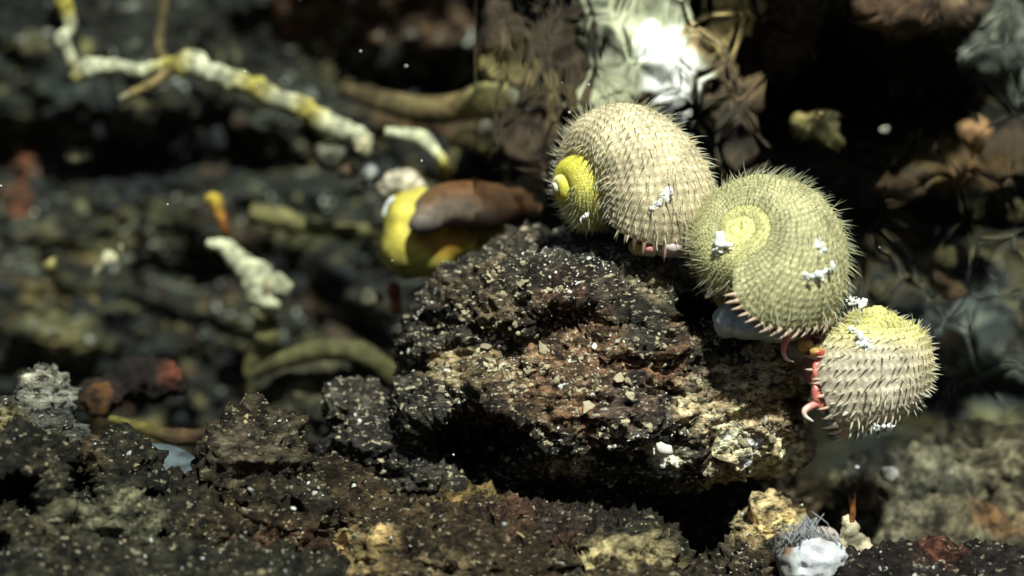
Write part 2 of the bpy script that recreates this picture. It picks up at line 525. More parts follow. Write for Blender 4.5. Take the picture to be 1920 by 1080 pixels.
# ------------------------------------------------------------------ rocks
cream, ochre, rustc, greyc = lin(196, 178, 124), lin(150, 116, 70), lin(104, 56, 36), lin(120, 122, 112)
def build_boulder():
    root = empty('boulder', at(1100, 920, 0.02))
    E = [
        (1080, 574, -0.005, 240, 104, 190), (955, 566, 0.01, 145, 100, 150), (880, 640, 0.005, 130, 110, 150), (1190, 650, -0.012, 195, 130, 190),
        (1360, 740, -0.01, 150, 125, 150), (1100, 760, -0.02, 290, 130, 190), (1250, 810, -0.015, 180, 95, 150), (1000, 486, 0.02, 70, 40, 110),
        (870, 780, -0.01, 130, 100, 150), (700, 840, 0.0, 90, 95, 120), (780, 880, 0.0, 150, 80, 130), (1430, 800, 0.0, 70, 60, 90), (1400, 708, 0.0, 100, 58, 110),
        (650, 770, 0.0, 40, 32, 60), (1215, 558, 0.0, 100, 74, 120), (1000, 880, 0.01, 200, 70, 120),
    ]
    E = [(a, b, c + 0.045, d, e, f) for a, b, c, d, e, f in E]
    base = lin(52, 49, 42)
    sp = [
        (1100, 700, 190, lin(110, 82, 56), 0.75, 120), (900, 560, 110, lin(96, 82, 60), 0.7, 70), (1220, 690, 120, lin(104, 74, 50), 0.7, 50),
        (880, 690, 110, lin(128, 112, 78), 0.7, 50), (1080, 550, 90, lin(70, 44, 36), 0.6, 40),
        (1130, 480, 150, lin(90, 92, 86), 0.7, 30), (1390, 760, 140, lin(190, 166, 108), 0.9, 130), (1450, 680, 80, lin(205, 184, 118), 0.95, 50),
        (1400, 830, 110, lin(220, 196, 132), 0.9, 50), (1250, 850, 60, lin(190, 180, 140), 0.7, 35), (1330, 720, 60, lin(60, 56, 52), 0.8, 40),
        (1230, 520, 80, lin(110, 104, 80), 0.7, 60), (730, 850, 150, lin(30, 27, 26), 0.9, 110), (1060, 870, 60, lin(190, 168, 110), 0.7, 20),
        (940, 840, 120, lin(26, 24, 24), 0.8, 80), (1190, 770, 80, lin(64, 60, 60), 0.7, 60), (1150, 900, 140, lin(36, 34, 32), 0.8, 40),  # darkest spots paint shade into the left cavity and the underside
    ]
    sp = [(q[0], q[1], q[2], (np.array(q[3]) * (0.62 if max(q[3]) > 0.3 else 0.9) + np.mean(q[3]) * (0.38 if max(q[3]) > 0.3 else 0.1)) * (1.6 if max(q[3]) > 0.3 else 1.2), *q[4:]) for q in sp]
    holes = [(1302, 592, 46, 52, 0.065, 0.6), (890, 830, 130, 80, 0.05), (1060, 600, 80, 50, 0.016), (960, 690, 60, 40, 0.012), (1485, 770, 26, 60, 0.02),
             (1180, 615, 50, 26, 0.010), (1240, 740, 50, 40, 0.008), (820, 610, 50, 35, 0.012), (1000, 650, 50, 35, 0.01), (1330, 840, 30, 25, 0.008), (720, 760, 40, 30, 0.012)]
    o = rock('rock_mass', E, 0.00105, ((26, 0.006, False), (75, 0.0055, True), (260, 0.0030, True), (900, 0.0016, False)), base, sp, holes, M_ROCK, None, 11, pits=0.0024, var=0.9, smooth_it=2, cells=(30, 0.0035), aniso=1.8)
    flecks('white_flecks', o, 1000, 0.0004, (0.8, 0.8, 0.74), root, [(1080, 640, 120, 120, 1), (1130, 490, 160, 40, 1.2), (1250, 780, 160, 110, 1.2), (900, 640, 140, 120, 0.5), (1390, 830, 110, 80, 1.0), (640, 760, 60, 30, 0.5)], 5, clump=90)
    flecks('ochre_flecks', o, 1500, 0.0007, (0.46, 0.40, 0.26), root, [(1390, 740, 140, 130, 1), (900, 650, 150, 110, 0.9), (1130, 720, 150, 90, 0.6), (700, 800, 120, 90, 0.15)], 6, clump=110)
    c = root.location
    for ch in [o] + list(root.children):
        ch.parent = root
        ch.location = (-c.x, -c.y, -c.z)
    tag(root, 'large pitted black and ochre boulder with the spiny snails on its shoulder', 'boulder')
    return o
boulder = build_boulder()

def simple_rock(name, label, cat, E, fl=None, group=None, **kw):
    kw.setdefault('mat', M_ROCK2); kw.setdefault('aniso', 1.5)
    o = rock(name, E, **kw)
    if fl:
        for k, (nm, cnt, size, col, cl) in enumerate(fl):
            flecks(nm, o, int(cnt * 0.6), size * 0.65, np.array(col) * 0.7, o, None, 50 + k + kw.get('seed', 0), clump=cl)
    tag(o, label, cat, group)
    return o
W8 = (0.8, 0.8, 0.74); OC = (0.5, 0.4, 0.22)
R3 = ((30, 0.007, False), (85, 0.007, True), (260, 0.0044, True), (900, 0.0012, False))
simple_rock('rock_ledge', 'ochre crusted ledge along the bottom edge under the boulder', 'rock',
    [(900, 1060, 0.0, 330, 100, 200), (700, 1010, 0.01, 120, 90, 150), (1130, 1050, 0.0, 130, 90, 170), (640, 930, 0.02, 40, 60, 80), (850, 965, 0.02, 150, 40, 110), (800, 1150, -0.02, 700, 90, 240), (1330, 1010, .12, 230, 150, 90), (1150, 930, .10, 250, 90, 90)],  # rear bodies added under the overhang to catch the boulder's shadow
    [('white_flecks', 500, 0.0006, W8, 90), ('ochre_flecks', 700, 0.0008, OC, 90)], voxel=0.0011, disp=R3, base=np.array([1.0, 0.95, 0.72]) * lin(56, 48, 40),
    spots=[(690, 1040, 110, lin(150, 132, 92), 0.7, 60), (870, 935, 90, lin(150, 130, 80), 0.45, 14), (1000, 990, 100, lin(70, 46, 36), 0.7, 50), (1180, 1050, 90, lin(190, 176, 130), 0.8, 50), (1100, 970, 150, lin(40, 36, 34), 0.8, 50), (1380, 980, 200, lin(36, 36, 30), 0.9, 120), (560, 1050, 60, lin(100, 62, 40), 0.8), (800, 1070, 120, lin(120, 106, 78), 0.6, 30)],  # dark patch on the rear bodies paints in the boulder's shadow
    holes=[(1150, 960, 120, 35, 0.03), (780, 930, 70, 30, 0.03), (620, 980, 40, 30, .025), (930, 1000, 60, 20, .02), (1060, 1030, 50, 18, .02), (800, 1010, 40, 16, .015)], seed=21, pits=0.002, var=0.6)
simple_rock('rounded_rock', 'rounded knobbly black rock beside the blue grey film', 'rock',
    [(475, 870, -0.005, 78, 85, 100), (500, 960, -0.01, 110, 70, 110), (440, 1010, -0.01, 170, 80, 130), (560, 1000, 0.0, 60, 90, 80)],
    [('white_flecks', 300, 0.0006, W8, 100), ('ochre_flecks', 260, 0.0007, OC, 100)], voxel=0.0011, disp=R3, base=np.array([1.0, 0.95, 0.72]) * lin(50, 46, 40),
    spots=[(480, 850, 70, lin(96, 90, 76), 0.6, 50), (520, 1020, 90, lin(84, 60, 44), 0.7, 50)], holes=[(420, 950, 50, 24, .025), (540, 950, 40, 26, .03), (470, 1010, 60, 20, .02), (380, 1040, 50, 20, .02)], seed=31, pits=0.002, var=0.7)
simple_rock('dark_rock', 'shadowed dark rock filling the bottom corner below the grey pillar', 'rock',
    [(200, 1000, -0.02, 230, 110, 130), (40, 960, -0.03, 130, 150, 120), (225, 895, -0.01, 60, 66, 90), (330, 985, -0.015, 90, 70, 100), (150, 1120, -0.04, 500, 100, 200)],
    [('white_flecks', 350, 0.0007, (0.6, 0.62, 0.58), 90), ('ochre_flecks', 260, 0.0008, OC, 80)], voxel=0.0012, disp=R3, base=np.array([1.0, 0.95, 0.72]) * lin(36, 36, 33),
    spots=[(210, 960, 120, lin(110, 112, 90), 0.6, 60), (170, 870, 60, lin(80, 66, 44), 0.6, 40), (60, 1020, 70, lin(80, 76, 60), 0.6, 50)], holes=[(30, 930, 60, 60, .035), (150, 910, 40, 60, .03), (300, 930, 60, 26, .025), (110, 1020, 70, 24, .03), (290, 1010, 50, 22, .02), (180, 1060, 60, 20, .02)], seed=41, pits=0.002, var=0.7)
simple_rock('rock_pillar', 'grey banded rock pillar near the edge, left of the rusty patch', 'rock',
    [(85, 760, 0.03, 45, 60, 60), (95, 850, 0.02, 50, 90, 70), (30, 830, 0.02, 45, 70, 60)],
    [('white_flecks', 160, 0.0007, (0.65, 0.68, 0.64), 90)], voxel=0.0012, disp=R3, base=lin(72, 74, 68),
    spots=[(20, 820, 50, lin(120, 112, 74), 0.8, 60), (90, 730, 60, lin(130, 130, 118), 0.7, 40)], seed=43, var=0.7)
simple_rock('low_rock', 'low black rock with rust stains along the bottom beyond the pale flake', 'rock',
    [(1760, 1085, -0.01, 220, 34, 120), (1640, 1085, 0.0, 110, 30, 90), (1840, 1075, 0.0, 120, 34, 110)],
    [('white_flecks', 160, 0.0007, W8, 100)], voxel=0.0012, disp=R3, base=lin(34, 30, 28), spots=[(1770, 1055, 60, lin(84, 50, 36), 0.7, 20)], seed=51, var=0.7)
simple_rock('crusted_rock', 'cream crusted rock in the dark gap beside the white fluffy ball', 'rock',
    [(1440, 1010, 0.02, 50, 55, 60), (1420, 1060, 0.01, 80, 50, 80), (1340, 1085, 0.01, 60, 30, 60)],
    [('white_flecks', 160, 0.0007, W8, 100)], voxel=0.0011, disp=R3, base=lin(60, 54, 44), spots=[(1430, 1000, 60, lin(214, 196, 150), 0.9, 50), (1480, 990, 30, lin(200, 180, 120), 0.8)], seed=53, var=0.7)

# ------------------------------------------------------------------ spiny snails
def spine_unit(seg=4, rings=3, bend=0.55):
    """unit spine along +Z, curving to +X; base radius 1 (scaled), length 1"""
    V, F = [], []
    for k in range(rings):
        t = k / rings
        r = (1 - t) ** 0.8
        cx = bend * t * t
        for s in range(seg):
            a = 2 * math.pi * s / seg
            V.append((cx, r * math.cos(a), r * math.sin(a), t))
    V.append((bend, 0, 0, 1.0))
    for k in range(rings - 1):
        for s in range(seg):
            F.append((k * seg + s, k * seg + (s + 1) % seg, (k + 1) * seg + (s + 1) % seg, (k + 1) * seg + s))
    T = [((rings - 1) * seg + s, (rings - 1) * seg + (s + 1) % seg, rings * seg) for s in range(seg)]
    return np.array(V), np.array(F), np.array(T)
SPU = spine_unit()

def snail(label, ctr, A, L, size, cols, Wx=2.5, c=0.93, t=1.05, turns=3.4, seed=1, spine=0.0055, width=0.00055, tilt=0.7, rowstep=0.0032, lay=0.5,
          lip_rows=(-1.9, 1.2), kz=1.12, smooth_until=0.16, lip_col=(0.80, 0.56, 0.46), tip=None, cth=(0.03, 0.075, 0.12, 0.24, 0.3, 0.6), shear=0.0, ytop=0.0, glass=0.72):
    """ctr=(px,py,y) of the shell's middle; A apex direction, L direction of the lip; size = radius of the body whorl in m"""
    r = np.random.default_rng(seed)
    A = np.array(A, float); A /= np.linalg.norm(A)
    L = np.array(L, float); L -= A * (L @ A); L /= np.linalg.norm(L)
    B = np.cross(A, L)
    RT = size / (1 + c)
    T = turns * 2 * math.pi
    b = math.log(Wx) / (2 * math.pi)
    nrow = int(2 * math.pi * c * RT / rowstep)
    def R_(th): return RT * np.exp(b * (th - T))
    def surf(th, ph, ridge=True):
        R = R_(th)
        rho = c * R
        if ridge:
            rho = rho * (1 + 0.020 * (0.5 + 0.5 * np.cos((ph + math.pi) * nrow)) * (0.45 + 0.55 * np.cos(th * 62)) * smooth01(R / RT, 0.2, 0.5))
        rad = R + rho * np.cos(ph)
        ax = -t * R + rho * kz * np.sin(ph)
        ang = -(th - T) - shear * np.sin(ph)
        return rad[..., None] * (np.cos(ang)[..., None] * L + np.sin(ang)[..., None] * B) + ax[..., None] * A
    nth, nph = 900, 180
    th = np.linspace(T - 2 * math.pi * turns, T, nth)
    ph = np.linspace(-math.pi, math.pi, nph, endpoint=False)
    TH, PH = np.meshgrid(th, ph, indexing='ij')
    V = surf(TH, PH).reshape(-1, 3)
    # flare at the lip
    off = -0.5 * (V.max(0) + V.min(0))
    pos = at(*ctr)
    fr = R_(TH).ravel() / RT
    i = np.arange(nth - 1)[:, None] * nph; j = np.arange(nph)[None]
    F = np.stack([i + j, i + (j + 1) % nph, i + nph + (j + 1) % nph, i + nph + j], -1).reshape(-1, 4)
    def shellcol(fr, ph, p):
        apexc, yel, mid, body = [np.array(x) for x in cols[:4]]
        k1 = smooth01(fr, cth[0], cth[1])[:, None]; k2 = smooth01(fr, cth[2], cth[3])[:, None]; k3 = smooth01(fr, cth[4], cth[5])[:, None]
        cc = apexc * (1 - k1) + yel * k1
        cc = cc * (1 - k2) + mid * k2
        cc = cc * (1 - k3) + body * k3
        if ytop:
            ky = ytop * smooth01(np.sin(ph) + 0.35 * fbm(p, 60, 3, 0.5, seed + 4), 0.35, 0.95)[:, None]
            cc = cc * (1 - ky) + yel * ky
        gl = 1 - 0.30 * smooth01(fbm(p * np.array([1, 1, 1]), 45, 4, 0.6, seed + 9), 0.05, 0.5)      # stains
        return cc * (gl * (1 + 0.45 * fbm(p, 130, 3, 0.6, seed)))[:, None]
    C = shellcol(fr, PH.ravel(), V) * 0.82
    rid = (0.5 + 0.5 * np.cos((PH.ravel() + math.pi) * nrow)) * (0.55 + 0.45 * np.cos(TH.ravel() * 62)) * (1 + 0.5 * fbm(V, 220, 3, 0.6, seed + 3))
    C = C * (0.66 + 0.60 * rid * smooth01(fr, 0.15, 0.4) + 0.40 * (1 - smooth01(fr, 0.15, 0.4)))[:, None]
    root = empty('spiny_snail', pos)
    sh = mesh_np('shell', V + off, F, np.clip(C, 0, 0.9), M_SHELL, root)
    so = sh.modifiers.new('wall', 'SOLIDIFY'); so.thickness = 0.0006; so.offset = -1
    # bristles in spiral rows
    def buried(th_, ph_):
        R = R_(th_); rad = R + c * R * math.cos(ph_); ax = -t * R + c * R * kz * math.sin(ph_)
        if th_ + 2 * math.pi <= T:
            R2 = R * Wx
            if ((rad - R2) / (c * R2)) ** 2 + ((ax + t * R2) / (c * kz * R2)) ** 2 < 1.0: return True
        R0 = R / Wx
        if ((rad - R0) / (c * R0)) ** 2 + ((ax + t * R0) / (c * kz * R0)) ** 2 < 0.99: return True
        return rad < 0.25 * R
    nrow = int(2 * math.pi * c * RT / rowstep)
    TH_, PH_ = [], []
    for k in range(nrow):
        p0 = -math.pi + 2 * math.pi * k / nrow
        if p0 < -2.2 or p0 > 2.4: continue
        thc = T - 0.01
        while True:
            R = R_(thc)
            if R / RT < smooth_until: break
            arc = max(R * (1 + c * math.cos(p0)), 0.3 * R)
            fr_ = R / RT
            step = (0.0016 + 0.0013 * fr_)
            pj = p0 + r.normal(0, 0.02); tj = thc - abs(r.normal(0, 0.15)) * step / arc
            if not buried(tj, pj) and r.random() > 0.07:
                TH_.append(tj); PH_.append(pj)
            thc -= step / arc
    TH_ = np.array(TH_); PH_ = np.array(PH_)
    P = surf(TH_, PH_, False)
    e = 1e-3
    dth = surf(TH_ + e, PH_, False) - P; dph = surf(TH_, PH_ + e, False) - P
    dth /= np.linalg.norm(dth, axis=1)[:, None]; dph /= np.linalg.norm(dph, axis=1)[:, None]
    N = np.cross(dph, dth)
    # outward: away from the tube centre
    R = R_(TH_); ang = -(TH_ - T) - shear * np.sin(PH_)
    cen = R[:, None] * (np.cos(ang)[:, None] * L + np.sin(ang)[:, None] * B) - (t * R)[:, None] * A
    cen = P * 0 + (P @ A)[:, None] * A * 0.7 - (0.3 * t * R)[:, None] * A if shear else cen
    sg = np.sign(((P - cen) * N).sum(1)); N *= sg[:, None]
    frs = R / RT
    lipk = smooth01((T - TH_), 0.0, 0.5)
    ln = spine * (0.25 + 0.75 * frs) * np.exp(r.normal(0, 0.24, len(P))) * (0.62 + 0.38 * lipk)
    wd = width * (0.55 + 0.45 * frs) * np.exp(r.normal(0, 0.12, len(P))) * (1.6 - 0.6 * lipk)
    sway = np.stack([fbm(P, 110, 2, 0.5, seed * 7 + k_) for k_ in (1, 2, 3)], 1)
    ln = ln * np.where(r.random(len(P)) < 0.10, r.uniform(0.3, 0.7, len(P)), 1.0)
    ax_ = N * (1 - tilt * 0.45) + dth * tilt + r.normal(0, 0.14, P.shape) + 0.55 * sway + np.array([0, 0, -0.12])
    ax_ /= np.linalg.norm(ax_, axis=1)[:, None]
    side = dth - ax_ * (dth * ax_).sum(1)[:, None]; side /= np.linalg.norm(side, axis=1)[:, None]
    oth = np.cross(ax_, side)
    u, FQ, FT = SPU
    VS = (P + off)[:, None] - N[:, None] * 0.0004 + ax_[:, None] * (u[:, 3][None, :, None] * ln[:, None, None]) \
        + side[:, None] * ((u[:, 0][None] * ln[:, None] * lay + u[:, 1][None] * wd[:, None])[..., None]) \
        + oth[:, None] * ((u[:, 2][None] * wd[:, None] * 0.8)[..., None])
    nu = len(u)
    base = np.arange(len(P))[:, None, None] * nu
    FQs = (FQ[None] + base).reshape(-1, 4); FTs = (FT[None] + base).reshape(-1, 3)
    sc = shellcol(frs, PH_, P)
    tipc = np.array(tip if tip is not None else cols[4])
    tt = u[:, 3][None, :, None]
    CS = sc[:, None] * (0.9 + 0.2 * tt) * (1 - tt ** 0.8) + tipc * tt ** 0.8
    CS = CS * np.exp(r.normal(0, 0.14, (len(P), 1, 1)))
    AL = np.broadcast_to(1 - glass * tt ** 0.7, CS.shape[:2] + (1,))
    CS = np.concatenate([np.clip(CS, 0, 0.9), AL], 2)
    br = mesh_np('bristles', VS.reshape(-1, 3), [FQs, FTs], CS.reshape(-1, 4), M_SPINE, root)
    br['kind'] = 'stuff'
    # thick spines along the lip, one by one
    um = np.stack([u[:, 0] * 0.35 + u[:, 1] * 0.17, u[:, 2] * 0.15, u[:, 3]], 1)
    ps = np.arange(lip_rows[0], lip_rows[1], rowstep / (c * RT) * 1.05)
    first = None
    for k, p_ in enumerate(ps):
        a1, a2 = np.array([T]), np.array([p_])
        q = surf(a1, a2, False)[0]
        g = surf(a1 + e, a2, False)[0] - q; g /= np.linalg.norm(g)
        cenl = RT * L - t * RT * A
        n_ = q - cenl; n_ -= g * (n_ @ g); n_ /= np.linalg.norm(n_)
        z_ = g * 0.9 + n_ * (0.30 + r.normal(0, 0.08)); z_ /= np.linalg.norm(z_)
        x_ = n_ - z_ * (n_ @ z_); x_ /= -np.linalg.norm(x_)
        y_ = np.cross(z_, x_)
        if first is None:
            lc = np.array(lip_col)
            cc = lc * (1 - u[:, 3:4]) + np.array((0.82, 0.74, 0.58)) * u[:, 3:4]
            s_ = mesh_np('lip_spine', um, [FQ, FT], cc, M_LIP, root)
            first = s_.data
        else:
            s_ = bpy.data.objects.new('lip_spine', first); COL.objects.link(s_); s_.parent = root
        h = 0.0062 * math.exp(r.normal(0, 0.15))
        from mathutils import Matrix
        Mx = np.eye(4); Mx[:3, 0] = x_ * h; Mx[:3, 1] = y_ * h; Mx[:3, 2] = z_ * h; Mx[:3, 3] = q + off - g * 0.0006
        s_.matrix_local = Matrix(Mx.tolist())
    # flesh plug inside the aperture
    tagd = dict(cloud=np.concatenate([V + off, (P + off + ax_ * ln[:, None] * 0.6)]) + pos, root=root, off=off, pos=pos, T=T, A=A, L=L, B=B, RT=RT, c=c, t=t, surf=surf)
    tp = T - 0.16
    an = np.linspace(0, 2 * math.pi, 40, endpoint=False)
    plug = [surf(np.array([tp]), np.array([0.0]), False)[0] * 0]
    ringv = []
    Rp = R_(np.array([tp]))[0]
    cp = Rp * (math.cos(-(tp - T)) * L + math.sin(-(tp - T)) * B) - t * Rp * A
    rv = surf(np.full(40, tp), an, False)
    g = surf(np.array([tp + e]), np.array([0.0]), False)[0] - surf(np.array([tp]), np.array([0.0]), False)[0]
    g /= np.linalg.norm(g)
    rows = []
    for f_ in (0.99, 0.8, 0.6, 0.4, 0.2, 0.02):
        rows.append(cp + (rv - cp) * f_ + g * (0.004 * (1 - f_ ** 2)))
    PV = np.concatenate(rows)
    i = np.arange(5)[:, None] * 40; j = np.arange(40)[None]
    PF = np.stack([i + j, i + (j + 1) % 40, i + 40 + (j + 1) % 40, i + 40 + j], -1).reshape(-1, 4)
    mesh_np('mantle', PV + off, PF, np.broadcast_to(np.array(lin(120, 52, 44)), PV.shape), M_FLESH, root)
    tag(root, label, 'snail', 'spiny snails on the boulder')
    return tagd

def flesh(info, name, pts, label=None, **kw):
    """a fleshy part along pixel points, child of the snail"""
    V, F, C = tube_px(pts, **kw)
    o = mesh_np(name, V - info['pos'], F, C, M_FLESH, info['root'])
    if label: o['label'] = label
    return o

apx, yel = lin(250, 250, 215), lin(216, 206, 78)
s1 = snail('spiny cream snail nearest the white bacterial mat, its smooth yellow tip pointing left', (1196, 329, 0.012),
           (-0.91, -0.40, -0.10), (-0.2, -0.80, -0.62), 0.0425,
           [apx, yel, lin(222, 212, 136), lin(236, 218, 178), lin(214, 226, 212)], seed=3, smooth_until=0.34, tilt=0.30, spine=0.0060, width=0.00036, lay=0.3, t=1.85, rowstep=0.0034,
           cth=(0.09, 0.13, 0.28, 0.48, 0.42, 0.62), Wx=2.6, kz=1.2, c=0.96, glass=0.6)
s2 = snail('spiny olive-yellow snail in the middle of the three, spiral tip facing out', (1442, 472, -0.012),
           (-0.36, -0.82, 0.42), (0.50, -0.2, -0.86), 0.0395,
           [apx, lin(246, 242, 160), lin(224, 218, 150), lin(198, 192, 144), lin(220, 226, 204)], seed=5, smooth_until=0.12, tilt=0.30, spine=0.0064, rowstep=0.0024, width=0.00028, lay=0.3, t=1.15, Wx=2.0, kz=1.15, c=0.98, shear=0.6,
           cth=(0.06, 0.12, 0.16, 0.36, 0.4, 0.75))
s3 = snail('spiny cream snail hanging lowest off the boulder, yellow on top', (1638, 692, 0.0),
           (0.10, -0.08, 0.98), (-0.70, -0.70, -0.1), 0.0325,
           [apx, lin(246, 236, 140), lin(242, 226, 140), lin(240, 224, 196), lin(236, 240, 228)], seed=8, smooth_until=0.2, tilt=0.36, t=1.75, spine=0.0050, width=0.00055, lay=0.3, rowstep=0.0034, kz=1.32,
           cth=(0.03, 0.075, 0.3, 0.6, 0.6, 0.9), ytop=0.8, Wx=2.4, shear=0.25, glass=0.35)
fgrey, fblue, fpink, fred, fyel = lin(190, 186, 184), lin(164, 182, 192), lin(196, 120, 108), lin(92, 40, 36), lin(140, 124, 60)
# feet, snouts and tentacles
def fleshblob(info, name, E, base, spots=(), seed=1, label=None):
    o = rock(name, E, 0.0007, ((60, 0.0022, False), (220, 0.0008, False)), base, spots, (), M_FLESH, info['root'], seed, smooth_it=12, var=0.2)
    o.location = -info['root'].location
    if label: o['label'] = label
    return o
fleshblob(s1, 'foot', [(1196, 462, 0.004, 18, 16, 40), (1218, 466, 0.0, 16, 13, 40), (1256, 464, 0.004, 34, 17, 60), (1284, 462, 0.006, 20, 14, 50)], lin(190, 180, 182), [(1193, 466, 20, fyel * 1.2, 0.95, 18), (1218, 462, 12, fpink, 0.8, 14), (1250, 452, 50, fred, 0.8, 8)], 401, 'pale grey foot gripping the rock')
fleshblob(s1, 'neck', [(1230, 436, 0.010, 60, 20, 60)], fred, (), 402)
fleshblob(s2, 'foot', [(1366, 600, -0.006, 32, 34, 60), (1405, 608, -0.008, 46, 30, 60), (1455, 628, -0.004, 40, 20, 50)], fblue, [(1440, 600, 60, fgrey * .6, 0.6, 24)], 403, 'blue-grey foot beside the dark hole')
fleshblob(s2, 'neck', [(1400, 560, 0.008, 50, 26, 60), (1460, 592, 0.006, 60, 30, 60), (1510, 622, 0.008, 44, 26, 50)], fred, [(1500, 630, 40, lin(140, 96, 82), 0.7, 26)], 404)
fleshblob(s2, 'snout', [(1348, 560, 0.0, 16, 18, 22), (1358, 578, -0.004, 12, 12, 16)], fyel * .6, [(1358, 580, 14, fyel, .9)], 405)
flesh(s2, 'tentacle', [(1486, 604, -0.016, 8, fpink), (1476, 632, -0.018, 7, fpink), (1469, 655, -0.018, 5, fpink * 1.15), (1474, 672, -0.017, 3.4, lin(230, 190, 180)), (1488, 679, -0.016, 1.5, lin(235, 205, 195))], 'pink curled tentacle', lump=0)
fleshblob(s3, 'foot', [(1500, 655, 0.010, 32, 26, 40), (1530, 690, 0.006, 26, 34, 40), (1545, 735, 0.008, 24, 34, 36)], lin(150, 120, 112), [(1535, 710, 26, fpink, .9, 40), (1490, 650, 24, fgrey * .7, .8)], 406)
fleshblob(s3, 'snout', [(1510, 648, -0.010, 17, 14, 18), (1532, 662, -0.016, 16, 12, 16)], lin(190, 160, 96), [(1544, 668, 14, lin(170, 56, 50), 0.95)], 407)
fleshblob(s3, 'mantle_fold', [(1540, 676, -0.014, 12, 22, 14), (1528, 704, -0.016, 13, 26, 14), (1530, 732, -0.016, 12, 26, 14), (1542, 756, -0.014, 10, 16, 12)], lin(176, 104, 94), [(1548, 670, 12, lin(160, 50, 46), .9)], 408)
flesh(s3, 'tentacle', [(1550, 752, -0.012, 8, lin(200, 90, 80)), (1528, 758, -0.016, 7, fpink), (1510, 768, -0.018, 6, lin(230, 180, 170)), (1510, 780, -0.018, 4, lin(240, 215, 205)), (1525, 790, -0.017, 1.4, lin(245, 225, 215))], 'pink curled tentacle', lump=0)

# ------------------------------------------------------------------ smooth yellow snail behind the boulder
def yellow_snail():
    y0 = 0.105
    root = empty('smooth_snail', at(800, 520, y0))
    def part(name, E, base, spots=(), mat=M_SMOOTH, label=None, seed=1, it=30):
        o = rock(name, [(e[0], e[1], y0 + e[2], *e[3:]) for e in E], 0.0012, ((22, 0.0012, False), (120, 0.0005, False)), base, spots, (), mat, root, seed, smooth_it=it, var=0.22)
        o.location = -root.location
        if label: o['label'] = label
        return o
    part('shell', [(786, 380, 0, 26, 34, 40, 20), (762, 410, 0, 46, 52, 60), (768, 460, 0, 56, 66, 70), (812, 474, 0, 66, 50, 66), (855, 452, -.002, 66, 42, 62), (915, 438, .0, 60, 28, 54)],
         lin(176, 168, 72), [(770, 500, 70, lin(150, 150, 76), 0.8, 30), (725, 470, 20, lin(150, 146, 70), 0.7, 60), (835, 450, 60, lin(140, 104, 36), 0.9, 40), (920, 430, 80, lin(96, 76, 34), 0.9, 40), (770, 505, 60, lin(150, 148, 76), 0.8, 24)], seed=501)
    part('mantle', [(882, 384, -.018, 106, 47, 46), (805, 412, -.022, 44, 27, 32, -25), (985, 394, -.010, 38, 24, 36)],
         lin(84, 64, 44), [(855, 408, 90, lin(98, 90, 82), 0.85, 30), (890, 345, 80, lin(104, 72, 42), 0.7, 20), (800, 430, 40, lin(96, 92, 88), 0.8, 20)], M_DULL, 'brown fleshy mantle, greyer along its lower side', 502)
    part('lip', [(732, 378, -.008, 8, 18, 12, 35), (720, 402, -.008, 6, 18, 12, 10)], lin(190, 196, 196), (), M_SMOOTH, 'white worn lip edge', 503, 6)
    part('head', [(966, 366, -.020, 24, 17, 22), (988, 382, -.018, 16, 18, 20)], lin(112, 84, 56), [(975, 372, 12, lin(70, 50, 36), 0.8)], M_DULL, None, 504, 10)
    part('foot', [(738, 545, .012, 14, 18, 18), (742, 572, .014, 12, 18, 16)], lin(110, 66, 44), (), M_DULL, None, 505, 10)
    tag(root, 'smooth yellow snail with brown mantle, behind the boulder', 'snail')
yellow_snail()

# ------------------------------------------------------------------ crusted worm tubes and pale lumps on the slope
Wt, Yt, Ol, Tn = lin(214, 212, 188), lin(196, 180, 96), lin(140, 134, 92), lin(150, 130, 92)
def crust_tube(name, label, pts, cat='worm tube', group='crusted worm tubes on the slope', mat=None, **kw):
    kw.setdefault('lump', 0.36); kw.setdefault('lump_scale', 110); kw.setdefault('n', 16); kw.setdefault('seg', 20)
    V, F, C = tube_px(pts, **kw)
    C = C * np.array([0.56, 0.58, 0.50]) * np.clip(1 + 1.1 * fbm(V, 150, 4, 0.65, 5), 0.2, 1.8)[:, None]
    o = mesh_np(name, V, F, np.clip(C, 0, 0.9), mat or M_CRUST)
    return tag(o, label, cat, group)
ty = 0.14
crust_tube('worm_tube', 'long whitish crusted tube running diagonally down from the upper corner',
    [(140, 150, ty, 16, Yt), (160, 128, ty, 20, Wt), (210, 126, ty, 14, Wt), (270, 135, ty, 13, Wt), (330, 124, ty - .004, 18, Yt), (365, 122, ty - .004, 22, Wt), (420, 145, ty, 18, Wt), (475, 165, ty, 24, Yt), (530, 188, ty, 20, Wt),
     (575, 212, ty, 22, Yt), (620, 235, ty, 22, Wt), (665, 250, ty, 18, Wt), (690, 268, ty, 15, Wt * 0.9)], seed=3)
crust_tube('worm_tube', 'knobbly white tube rising out of the frame at the upper corner',
    [(118, -20, ty, 16, Yt), (124, 20, ty, 15, Yt), (132, 50, ty, 12, Wt), (118, 78, ty, 15, Wt), (130, 100, ty, 9, Wt), (140, 130, ty, 10, Tn)], seed=4)
crust_tube('worm_tube', 'short tan twig branching down off the long white tube',
    [(318, 132, ty - .012, 9, Tn), (290, 155, ty - .012, 10, Tn * 1.1), (255, 172, ty - .012, 9, Tn * 1.2), (225, 186, ty - .01, 5, Wt)], seed=5, lump=0.15)
crust_tube('worm_tube', 'thin dim upright tube meeting the long white tube',
    [(312, -20, ty + .02, 9, Tn * 0.6), (304, 40, ty + .02, 8, Tn * 0.6), (298, 85, ty + .015, 9, Tn * 0.5), (312, 120, ty + .008, 8, Tn * 0.7)], seed=6, lump=0.1)
